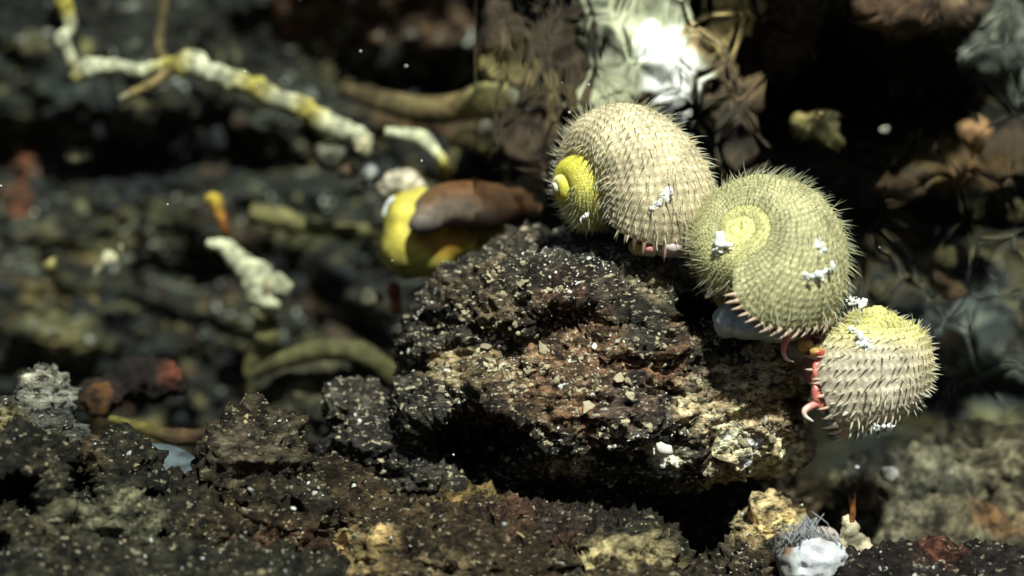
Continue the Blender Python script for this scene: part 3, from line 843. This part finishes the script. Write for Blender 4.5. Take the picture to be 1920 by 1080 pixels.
crust_tube('worm_tube', 'pale bent tube end arching over the white lump by the yellow snail',
    [(722, 246, ty - .01, 9, Wt), (760, 252, ty - .01, 13, Wt), (795, 262, ty - .01, 14, Wt), (815, 285, ty - .01, 12, Wt), (830, 305, ty - .01, 10, Yt), (838, 335, ty, 8, Tn * .7)], seed=7)
crust_tube('worm_tube', 'wide tan tube lying level, flaring to a pale open mouth',
    [(640, 168, ty + .03, 14, Tn * .4), (720, 190, ty + .02, 22, Tn * .6), (800, 205, ty + .01, 26, Tn * .7), (870, 198, ty, 28, Tn * .9), (915, 190, ty - .01, 36, lin(176, 164, 112)), (940, 192, ty - .012, 38, lin(180, 170, 122)), (947, 193, ty - .012, 32, Tn * .6)], seed=8, lump=0.08, lump_scale=70)
crust_tube('shell_fragment', 'white oval shell fragment at the mouth of the wide tan tube',
    [(958, 165, ty - .03, 4, Wt), (965, 178, ty - .03, 9, Wt * 1.1), (968, 195, ty - .03, 9, Wt * 1.1), (968, 207, ty - .03, 4, Wt)], 'shell', None, seed=9, lump=0.03)
crust_tube('worm_tube', 'short pale tube stub under the wide tan tube',
    [(840, 265, ty, 10, Tn * .6), (880, 262, ty, 20, Tn), (910, 270, ty, 18, lin(170, 160, 118)), (930, 282, ty, 10, Tn)], seed=10, lump=0.1)
crust_tube('worm_tube', 'pale forked crusted tube in the dark slope, yellow tip above it',
    [(388, 455, ty, 6, Wt), (420, 462, ty, 15, Wt), (450, 492, ty, 20, Wt), (482, 530, ty - .005, 30, Wt), (500, 560, ty - .005, 30, Wt), (490, 590, ty, 18, Yt * .8)], seed=11)
crust_tube('worm_tube', 'stubby side knob of the pale forked tube',
    [(495, 540, ty - .01, 12, Tn), (520, 535, ty - .01, 20, Wt * .9), (545, 545, ty - .01, 13, Wt * .8)], seed=12)
crust_tube('worm_tube', 'small yellow tube tip standing above the pale forked tube',
    [(384, 372, ty, 5, lin(220, 190, 80)), (402, 374, ty, 14, lin(214, 180, 70)), (410, 395, ty, 11, lin(190, 140, 60)), (420, 425, ty, 8, lin(150, 96, 50)), (430, 450, ty + .01, 7, Tn * .5)], seed=13, lump=0.12)
crust_tube('worm_tube', 'dim olive tube hanging down below the pale forked tube',
    [(490, 585, ty + .01, 14, Ol), (500, 620, ty + .005, 26, Ol), (492, 655, ty + .01, 22, Ol * .9), (470, 690, ty + .015, 13, Ol), (472, 735, ty + .02, 10, Ol)], seed=14, lump=0.12)
crust_tube('worm_tube', 'olive tube arched over a low dark dome left of the boulder',
    [(470, 705, ty, 10, Ol * .4), (530, 676, ty - .005, 17, Ol * .5), (600, 656, ty - .01, 20, Ol * .55), (670, 660, ty - .01, 22, Ol * .5), (725, 692, ty - .005, 24, Ol * .5), (760, 740, ty, 18, Ol * .4)], seed=15, lump=0.1)
crust_tube('worm_tube', 'dim tan tube lying level behind the yellow snail',
    [(470, 400, ty + .03, 20, Ol * .7), (530, 410, ty + .03, 22, Ol * .8), (590, 428, ty + .03, 14, Ol * .7), (660, 430, ty + .03, 13, Ol * .7), (730, 436, ty + .03, 12, Ol * .6)], seed=16, lump=0.15)
crust_tube('worm_tube', 'yellowish tube lying under the rusty patch near the rounded rock',
    [(205, 785, .06, 7, Yt * .35), (260, 800, .06, 12, Yt * .3), (320, 818, .06, 18, lin(90, 70, 44)), (375, 815, .06, 13, lin(80, 58, 40)), (415, 795, .06, 7, lin(80, 44, 38))], seed=17, lump=0.2)

def lump(name, label, E, base, cat, spots=(), voxel=0.0014, mat=None, group=None, seed=0, k=None, disp=((70, 0.005, False), (220, 0.0026, True), (600, 0.0012, False)), **kw):
    base = np.array(base); g_ = base.mean(); base = (base * 0.7 + g_ * 0.3) * (k or (0.62 if g_ > 0.42 else 0.40))
    spots = [(q[0], q[1], q[2], np.array(q[3]) * 0.6, *q[4:]) for q in spots]
    o = rock(name, E, voxel, disp, base, spots, (), mat or M_CRUST, None, seed, smooth_it=6, var=0.7, **kw)
    return tag(o, label, cat, group)
lump('pale_pebble', 'rounded off-white lump just above the yellow snail', [(758, 345, .12, 40, 26, 35), (735, 355, .12, 22, 18, 22), (785, 352, .12, 18, 14, 20)], lin(196, 190, 160), 'pebble', seed=61)
lump('pale_pebble', 'small bluish-white lump left of the off-white one', [(690, 330, .13, 20, 17, 18)], lin(206, 212, 208), 'pebble', seed=62)
lump('pale_pebble', 'small cream block at the end of the long white tube', [(683, 268, .13, 17, 20, 18)], lin(200, 196, 150), 'pebble', seed=63)
lump('tan_pebble', 'small brownish lump beside the bluish-white one', [(655, 322, .14, 20, 14, 18)], lin(130, 100, 70), 'pebble', seed=64)
lump('tan_pebble', 'greenish grey lump under the bend of the long white tube', [(618, 292, .14, 20, 18, 18)], lin(120, 124, 100), 'pebble', seed=65)
lump('tan_pebble', 'dull cream lump on the dark slope below the long tube', [(155, 288, .17, 22, 12, 18), (135, 294, .17, 14, 8, 12)], lin(150, 146, 104), 'pebble', seed=66)
lump('yellow_pebble', 'small yellow-green lump alone on the dark slope', [(95, 495, .14, 15, 14, 14)], lin(196, 190, 84), 'pebble', seed=67)
lump('pale_chip', 'narrow pale chip pointing up on the dark slope', [(226, 466, .14, 6, 14, 8)], lin(200, 196, 150), 'pebble', seed=68, voxel=.001)
lump('pale_chip', 'slanted white and yellow chip below the upright one', [(200, 490, .14, 15, 7, 9, -50), (184, 508, .14, 12, 5, 8, -55)], lin(200, 200, 150), 'pebble', seed=69, voxel=.001)
lump('pale_pebble', 'grey lump below the foot of the yellow snail', [(694, 565, .12, 17, 18, 16)], lin(150, 150, 124), 'pebble', seed=70)
lump('olive_dome', 'low dark olive dome under the arched tube', [(610, 735, .16, 130, 72, 80), (560, 790, .16, 120, 70, 60)], lin(84, 84, 58), 'rock', [(620, 720, 70, lin(110, 106, 70), 0.7, 30)], seed=71, mat=M_BED)
lump('rusty_rock', 'rust-red rock behind the grey pillar', [(270, 715, .09, 75, 38, 50), (190, 745, .08, 45, 36, 40)], lin(52, 36, 28), 'rock', [(185, 755, 40, lin(120, 84, 44), 0.8), (310, 705, 30, lin(104, 56, 38), 0.7)], seed=72, mat=M_BED)
lump('grey_rock', 'grey-green rock with a white lip at the upper corner by the dark hollow', [(1880, 70, .17, 70, 75, 60), (1860, 110, .16, 55, 25, 45), (1915, 150, .17, 50, 60, 50)], lin(84, 92, 80), 'rock', k=.9, spots=[(1815, 108, 26, lin(200, 205, 190), 0.95, 24)], seed=73, mat=M_BED)
lump('brown_rock', 'smooth brown rock hanging over the dark hollow', [(1700, 20, .15, 95, 48, 70), (1780, 10, .16, 60, 35, 60)], lin(112, 86, 56), 'rock', k=.75, seed=74, mat=M_BED)
lump('brown_rock', 'dim brown rock between the white mat and the dark hollow', [(1455, 70, .2, 80, 75, 60), (1480, 20, .19, 70, 40, 60)], lin(80, 62, 44), 'rock', k=.7, seed=75, mat=M_BED)
lump('olive_shell', 'yellow-olive curled shell at the lower lip of the dark hollow', [(1520, 235, .14, 34, 22, 24), (1555, 240, .13, 22, 30, 22), (1572, 266, .125, 12, 10, 10)], lin(150, 140, 64), 'shell', k=.8, seed=76, mat=M_SMOOTH, voxel=.001)
lump('olive_bank', 'low rubbly bank of olive and tan crust below the lowest snail', [(1700, 940, .09, 150, 70, 60), (1850, 900, .10, 130, 80, 60), (1780, 1030, .07, 220, 60, 60), (1640, 1030, .07, 80, 60, 50), (1930, 1000, .09, 120, 100, 60)],
     lin(110, 104, 74), 'rock', k=.62, spots=[(1850, 990, 70, lin(130, 96, 56), .7, 30), (1640, 880, 70, lin(44, 46, 42), .8, 40), (1780, 930, 80, lin(60, 60, 50), .7, 40)], seed=86, mat=M_BED, disp=((28, .010, False), (90, .008, True), (300, .003, True), (800, .001, False)))
lump('orange_pebble', 'small orange-tan lump right of the dark hollow', [(1826, 255, .15, 20, 26, 20), (1828, 280, .15, 10, 8, 10)], lin(170, 124, 60), 'pebble', k=.6, seed=77)
lump('tan_pebble', 'flat orange-tan stone above the dark band beside the middle snail', [(1685, 350, .14, 42, 14, 30), (1660, 352, .14, 22, 10, 18)], lin(150, 112, 62), 'pebble', seed=78)
lump('tan_pebble', 'tan wedge stone lying right of the lowest snail\'s top', [(1765, 535, .1, 34, 20, 24, 25), (1790, 548, .1, 20, 10, 14, 20)], lin(158, 130, 84), 'pebble', seed=79)
lump('yellow_pebble', 'small yellow-green chip above the tan wedge stone', [(1772, 484, .11, 18, 14, 14)], lin(150, 146, 80), 'pebble', seed=80)
lump('yellow_pebble', 'yellow lump cut by the right edge of the picture', [(1910, 400, .13, 24, 20, 20)], lin(170, 156, 84), 'pebble', seed=81)
lump('white_chip', 'small white chip below the dark hollow', [(1665, 240, .15, 12, 9, 9)], lin(190, 190, 170), 'pebble', seed=82, voxel=.001)
lump('white_chip', 'tiny white chip left of the pale lumps in the lower right', [(1668, 890, .06, 8, 5, 6, 20), (1660, 886, .06, 4, 4, 4)], lin(200, 205, 200), 'pebble', seed=83, voxel=.001)
lump('tan_pebble', 'long ochre stone near the right edge low down', [(1850, 965, .08, 42, 16, 26)], lin(146, 124, 82), 'pebble', seed=84)
lump('tan_pebble', 'brown oval stone above the orange stalk', [(1622, 930, .06, 18, 22, 18)], lin(120, 92, 58), 'pebble', seed=85)

# white bacterial mat on a spire
mat_o = rock('bacterial_mat', [(1200, 60, .16, 100, 120, 60), (1250, 140, .15, 62, 70, 45), (1150, 160, .155, 60, 75, 45), (1180, -80, .17, 110, 120, 60), (1290, 100, .16, 35, 60, 40)],
    0.0014, ((40, 0.006, False), (120, 0.004, True)), lin(156, 162, 136), [(1265, 140, 52, lin(232, 240, 238), 1.0, 80), (1235, 70, 34, lin(226, 236, 234), 0.95, 60), (1200, 20, 40, lin(160, 164, 140), 0.8, 30), (1140, 110, 50, lin(110, 114, 100), 0.8, 50), (1330, 60, 50, lin(150, 128, 90), 0.8, 60), (1215, 185, 24, lin(110, 86, 40), 0.9, 16)],
    (), M_MAT, None, 91, smooth_it=6, var=0.35, cells=(42, 0.012))
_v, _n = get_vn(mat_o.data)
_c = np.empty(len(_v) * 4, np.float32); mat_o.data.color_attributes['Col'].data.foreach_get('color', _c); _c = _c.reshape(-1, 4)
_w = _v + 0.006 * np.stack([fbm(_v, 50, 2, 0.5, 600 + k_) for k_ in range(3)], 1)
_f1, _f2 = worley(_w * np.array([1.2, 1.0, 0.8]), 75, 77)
_patch_glint = np.clip(0.62 + 0.9 * fbm(_v, 55, 3, 0.6, 610), 0.25, 1.2) + 0.55 * np.clip(1 - (_f2 - _f1) * 5, 0, 1)  # patchy tone, plus caustic glints painted in as pale cell rims
_c[:, :3] = np.clip(_c[:, :3] * np.clip(_patch_glint, 0.2, 1.35)[:, None], 0, 0.92)
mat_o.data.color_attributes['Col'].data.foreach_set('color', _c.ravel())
tag(mat_o, 'white and grey bacterial mat draped on a spire behind the first snail', 'bacterial mat')
lump('brown_rock', 'folded dark brown rock left of the white mat', [(1010, 200, .17, 80, 170, 70), (960, 90, .18, 60, 80, 60), (1060, 60, .18, 50, 80, 50)], lin(104, 86, 58), 'rock', k=.38, spots=[(940, 120, 40, lin(150, 140, 90), 0.8, 40), (1040, 180, 40, lin(140, 128, 90), 0.7, 60)], seed=92, mat=M_BED, cells=(40, 0.010))
lump('brown_rock', 'folded tan rock right of the white mat', [(1350, 90, .17, 45, 110, 50), (1380, 230, .17, 40, 90, 50), (1370, 0, .17, 50, 60, 50)], lin(140, 118, 80), 'rock', k=.42, spots=[(1370, 20, 50, lin(210, 194, 130), 0.8, 60), (1370, 230, 40, lin(60, 58, 50), 0.8, 70)], seed=93, mat=M_BED, cells=(46, 0.010))

# warm vent fluid shimmering in front of the mat
def plume():
    m = bpy.data.materials.new('warm_water'); m.use_nodes = True
    nt = m.node_tree; nt.nodes.remove(nt.nodes['Principled BSDF'])
    rf = nt.nodes.new('ShaderNodeBsdfRefraction'); rf.inputs['IOR'].default_value = 1.14; rf.inputs['Roughness'].default_value = 0.0
    nt.links.new(rf.outputs[0], nt.nodes['Material Output'].inputs['Surface'])
    n, k = 380, 300
    u, w = np.meshgrid(np.linspace(0, 1, n), np.linspace(0, 1, k))
    u, w = u.ravel(), w.ravel()
    y0 = 0.078
    a, b = at(890, 800, y0), at(2080, 0, y0)
    x = a[0] + (b[0] - a[0]) * u; z = a[2] + (b[2] + 0.016 - a[2]) * w
    edge = smooth01(np.minimum(u, 1 - u), 0, 0.06) * smooth01(w, 0, 0.15) * smooth01(1 - w, 0.0, 0.04) * (1 - 0.62 * smooth01(u, 0.40, 0.52))
    p = np.stack([x, np.zeros_like(x), z * 0.7], 1)
    p2 = p + 0.006 * np.stack([fbm(p, 45, 2, .5, s_) for s_ in (21, 22, 23)], 1)
    f1, f2 = worley(p2, 62, 6)
    h = 0.0042 * (1 - f1) + 0.0026 * np.clip(1 - (f2 - f1) * 3, 0, 1) ** 2 + 0.0020 * fbm(p2, 110, 2, 0.5, 31)
    front = np.stack([x, y0 - edge * (h + 0.0002), z], 1)
    back = np.stack([x, y0 + 0.0002 * edge, z], 1)
    i = np.arange(k - 1)[:, None] * n; j = np.arange(n - 1)[None]
    F = np.stack([i + j, i + j + 1, i + n + j + 1, i + n + j], -1).reshape(-1, 4)
    B = F[:, ::-1] + n * k
    V = np.vstack([front, back])
    ring = np.concatenate([np.arange(n), np.arange(1, k) * n + n - 1, (k - 1) * n + np.arange(n - 2, -1, -1), np.arange(k - 2, 0, -1) * n])
    r2 = np.roll(ring, -1)
    side = np.stack([ring, ring + n * k, r2 + n * k, r2], 1)
    o = mesh_np('shimmering_fluid', V, np.vstack([F, B, side]), None, m)
    tag(o, 'clear shimmering warm vent fluid rising in front of the white mat', 'vent fluid', kind='stuff')
plume()

# bottom right: fluffy ball, flake, stalk, film
def fluffy():
    root = empty('fluffy_ball', at(1520, 1090, -.02))
    b = rock('body', [(1528, 1046, -.02, 50, 50, 50), (1494, 1052, -.02, 32, 42, 36)], 0.0011, ((50, 0.005, False), (160, 0.002, True), (500, 0.001, False)), lin(206, 212, 222), [(1470, 1050, 20, lin(110, 104, 92), 0.8, 50), (1500, 1000, 30, lin(90, 90, 90), 0.7, 16), (1480, 1040, 26, lin(130, 132, 130), 0.7, 40), (1545, 1000, 20, lin(150, 120, 100), 0.6, 26), (1482, 1030, 8, lin(120, 90, 60), 0.9, 20)], (), M_FLOC, None, 95, smooth_it=4, var=0.15)
    b.parent = root; b.location = -root.location
    r = np.random.default_rng(12)
    parts = []
    for k in range(170):
        x = 1508 + r.normal(0, 26); y = 1004 + abs(x - 1512) * 0.45 + r.normal(0, 10)
        g = r.uniform(.04, .5)
        cc = np.array([g, g * 1.02, g * 1.06])
        V, F, C = tube_px([(x, y, -.026, 1.3, cc), (x + r.normal(0, 5), y - 10, -.028, 1.0, cc), (x + r.normal(0, 10) + (1500 - x) * .2, y - r.uniform(14, 36), -.028, 0.5, cc * 1.3)], seg=4, n=4, lump=0)
        parts.append((V - np.array(root.location), F, C))
    V = np.concatenate([p[0] for p in parts]); n = 0; FF = []
    for p in parts:
        FF.append(p[1] + n); n += len(p[0])
    t = mesh_np('tuft', V, np.concatenate(FF), np.concatenate([p[2] for p in parts]), M_LIP, root); t['kind'] = 'stuff'
    tag(root, 'bluish-white fluffy ball with a dark bristly tuft at the bottom edge', 'anemone')
fluffy()
lump('pale_flake', 'jagged cream flake standing under the orange stalk', [(1592, 1000, .015, 14, 30, 12), (1600, 1030, .015, 28, 28, 16), (1622, 1050, .015, 24, 16, 16, 25)], lin(206, 200, 160), 'crust', seed=96, voxel=.0009, disp=((150, .003, True), (500, .0014, False)))
crust_tube('orange_stalk', 'thin orange-brown stalk standing on the cream flake', [(1596, 985, .014, 7, lin(140, 86, 40)), (1599, 955, .014, 6, lin(150, 90, 40)), (1596, 925, .014, 8, lin(110, 70, 40)), (1604, 905, .014, 5, lin(90, 70, 50))], 'stalk', None, seed=97, lump=0.2)
def film():
    n = 30
    u, w = np.meshgrid(np.linspace(0, 1, n), np.linspace(0, 1, n))
    u, w = u.ravel(), w.ravel()
    top = 838 - 8 * np.sin(u * 3.1) + 30 * u ** 2
    px = 262 + 108 * u; py = top + (892 - top) * w
    v = np.array([at(a, b, .03 - .012 * c_) for a, b, c_ in zip(px, py, w)])
    v[:, 1] += 0.004 * fbm(v, 60, 3, .5, 4)
    i = np.arange(n - 1)[:, None] * n; j = np.arange(n - 1)[None]
    F = np.stack([i + j, i + j + 1, i + n + j + 1, i + n + j], -1).reshape(-1, 4)
    o = mesh_np('mucus_film', v, F, np.clip(lin(66, 76, 80) * (1 + 0.9 * fbm(v * np.array([1, 1, 2.5]), 160, 4, 0.6, 12))[:, None], 0, 1), M_MAT)
    m = o.modifiers.new('t', 'SOLIDIFY'); m.thickness = 0.0012
    tag(o, 'blue-grey slimy film stretched between the dark rock and the rounded rock', 'film')
film()

# white flocs lying on the snails and the boulder
bv, _bn = get_vn(boulder.data)
def front_y(cloud, px, py, r=9):
    f = (D + cloud[:, 1]) / D * S
    d = np.hypot(cloud[:, 0] / f + 960 - px, 540 - cloud[:, 2] / f - py)
    k = d < r
    return cloud[k, 1].min() if k.any() else cloud[np.argmin(d), 1]
def floc(label, E, seed, src, col=(0.85, 0.87, 0.84)):
    r = np.random.default_rng(seed)
    parts = []
    for e in E:
        px, py, rx, rz = e[:4]
        a = math.radians(e[5]) if len(e) > 5 else 0
        for k in range(int(5 + rx * rz * 0.34)):
            q = r.normal(0, 0.5, 2)
            dx, dz = q[0] * rx, q[1] * rz
            X, Y = px + dx * math.cos(a) - dz * math.sin(a), py + dx * math.sin(a) + dz * math.cos(a)
            yy = front_y(src, X, Y, 5)
            sz = S * math.exp(r.normal(0.5, 0.6))
            sh = ICO2[0] * (1 + r.normal(0, 0.16, (len(ICO2[0]), 1))) * np.array([r.uniform(.7, 2.0), .4, r.uniform(.5, 1.1)]) * sz
            parts.append((sh @ roty(r.uniform(0, 3)).T + at(X, Y, yy), ICO2[1], np.array(col) * r.uniform(.94, 1.04)))
    V, F, C = join_parts(parts)
    o = mesh_np('white_floc', V, F, C, M_FLOC)
    tag(o, label, 'floc' if src is not bv else 'crust', 'white flocs on the snails' if src is not bv else None)
c1, c2, c3 = s1['cloud'], s2['cloud'], s3['cloud']
floc('long white floc stuck across the side of the middle snail', [(1512, 518, 9, 5, 8), (1524, 517, 10, 6, 8), (1538, 515, 8, 5, 8), (1550, 508, 6, 5, 6), (1560, 498, 5, 6, 6)], 201, c2)
floc('round white floc above the long one on the middle snail', [(1536, 456, 9, 8, 8), (1540, 470, 4, 8, 6)], 202, c2)
floc('large white floc on the brow of the lowest snail', [(1598, 618, 10, 6, 8, 30), (1610, 630, 12, 9, 8, 30), (1622, 645, 14, 13, 8)], 203, c3)
floc('white floc at the very top of the lowest snail', [(1612, 568, 13, 8, 10), (1596, 566, 8, 6, 8)], 204, c3)
floc('thin curved white floc low on the lowest snail', [(1645, 800, 8, 4, 5, 20), (1656, 803, 8, 4, 5), (1668, 800, 6, 3, 5, -20)], 205, c3)
floc('white floc low on the first snail near the middle one', [(1232, 382, 8, 6, 6), (1245, 366, 7, 5, 6), (1222, 392, 6, 5, 5), (1256, 358, 5, 4, 5)], 206, c1)
floc('white floc on the left flank of the middle snail', [(1362, 460, 8, 5, 6, 40), (1352, 450, 6, 4, 5), (1344, 470, 5, 4, 5)], 207, c2)
floc('small white floc under the yellow tip of the first snail', [(1092, 410, 6, 4, 6, -30), (1100, 402, 4, 3, 4)], 208, c1)
floc('cream bright crust patch low on the boulder\'s face', [(1262, 866, 12, 7, 8, 25), (1246, 856, 14, 9, 8, 25), (1232, 842, 9, 6, 6)], 209, bv, (0.8, 0.78, 0.66))

# marine snow drifting in the water
def snow():
    r = np.random.default_rng(77)
    parts = []
    for k in range(70):
        y = r.uniform(-.06, .12)
        p = at(r.uniform(-300, 2200), r.uniform(-200, 1250), y)
        s = 0.00045 * math.exp(r.normal(0, .4))
        parts.append((ICO1[0] * s * (1 + r.normal(0, .2, (len(ICO1[0]), 1))) + p, ICO1[1], np.array([.55, .6, .6])))
    V, F, C = join_parts(parts)
    o = mesh_np('marine_snow', V, F, C, M_FLOC)
    tag(o, 'tiny white specks drifting in the dark water', 'specks', kind='stuff')
snow()
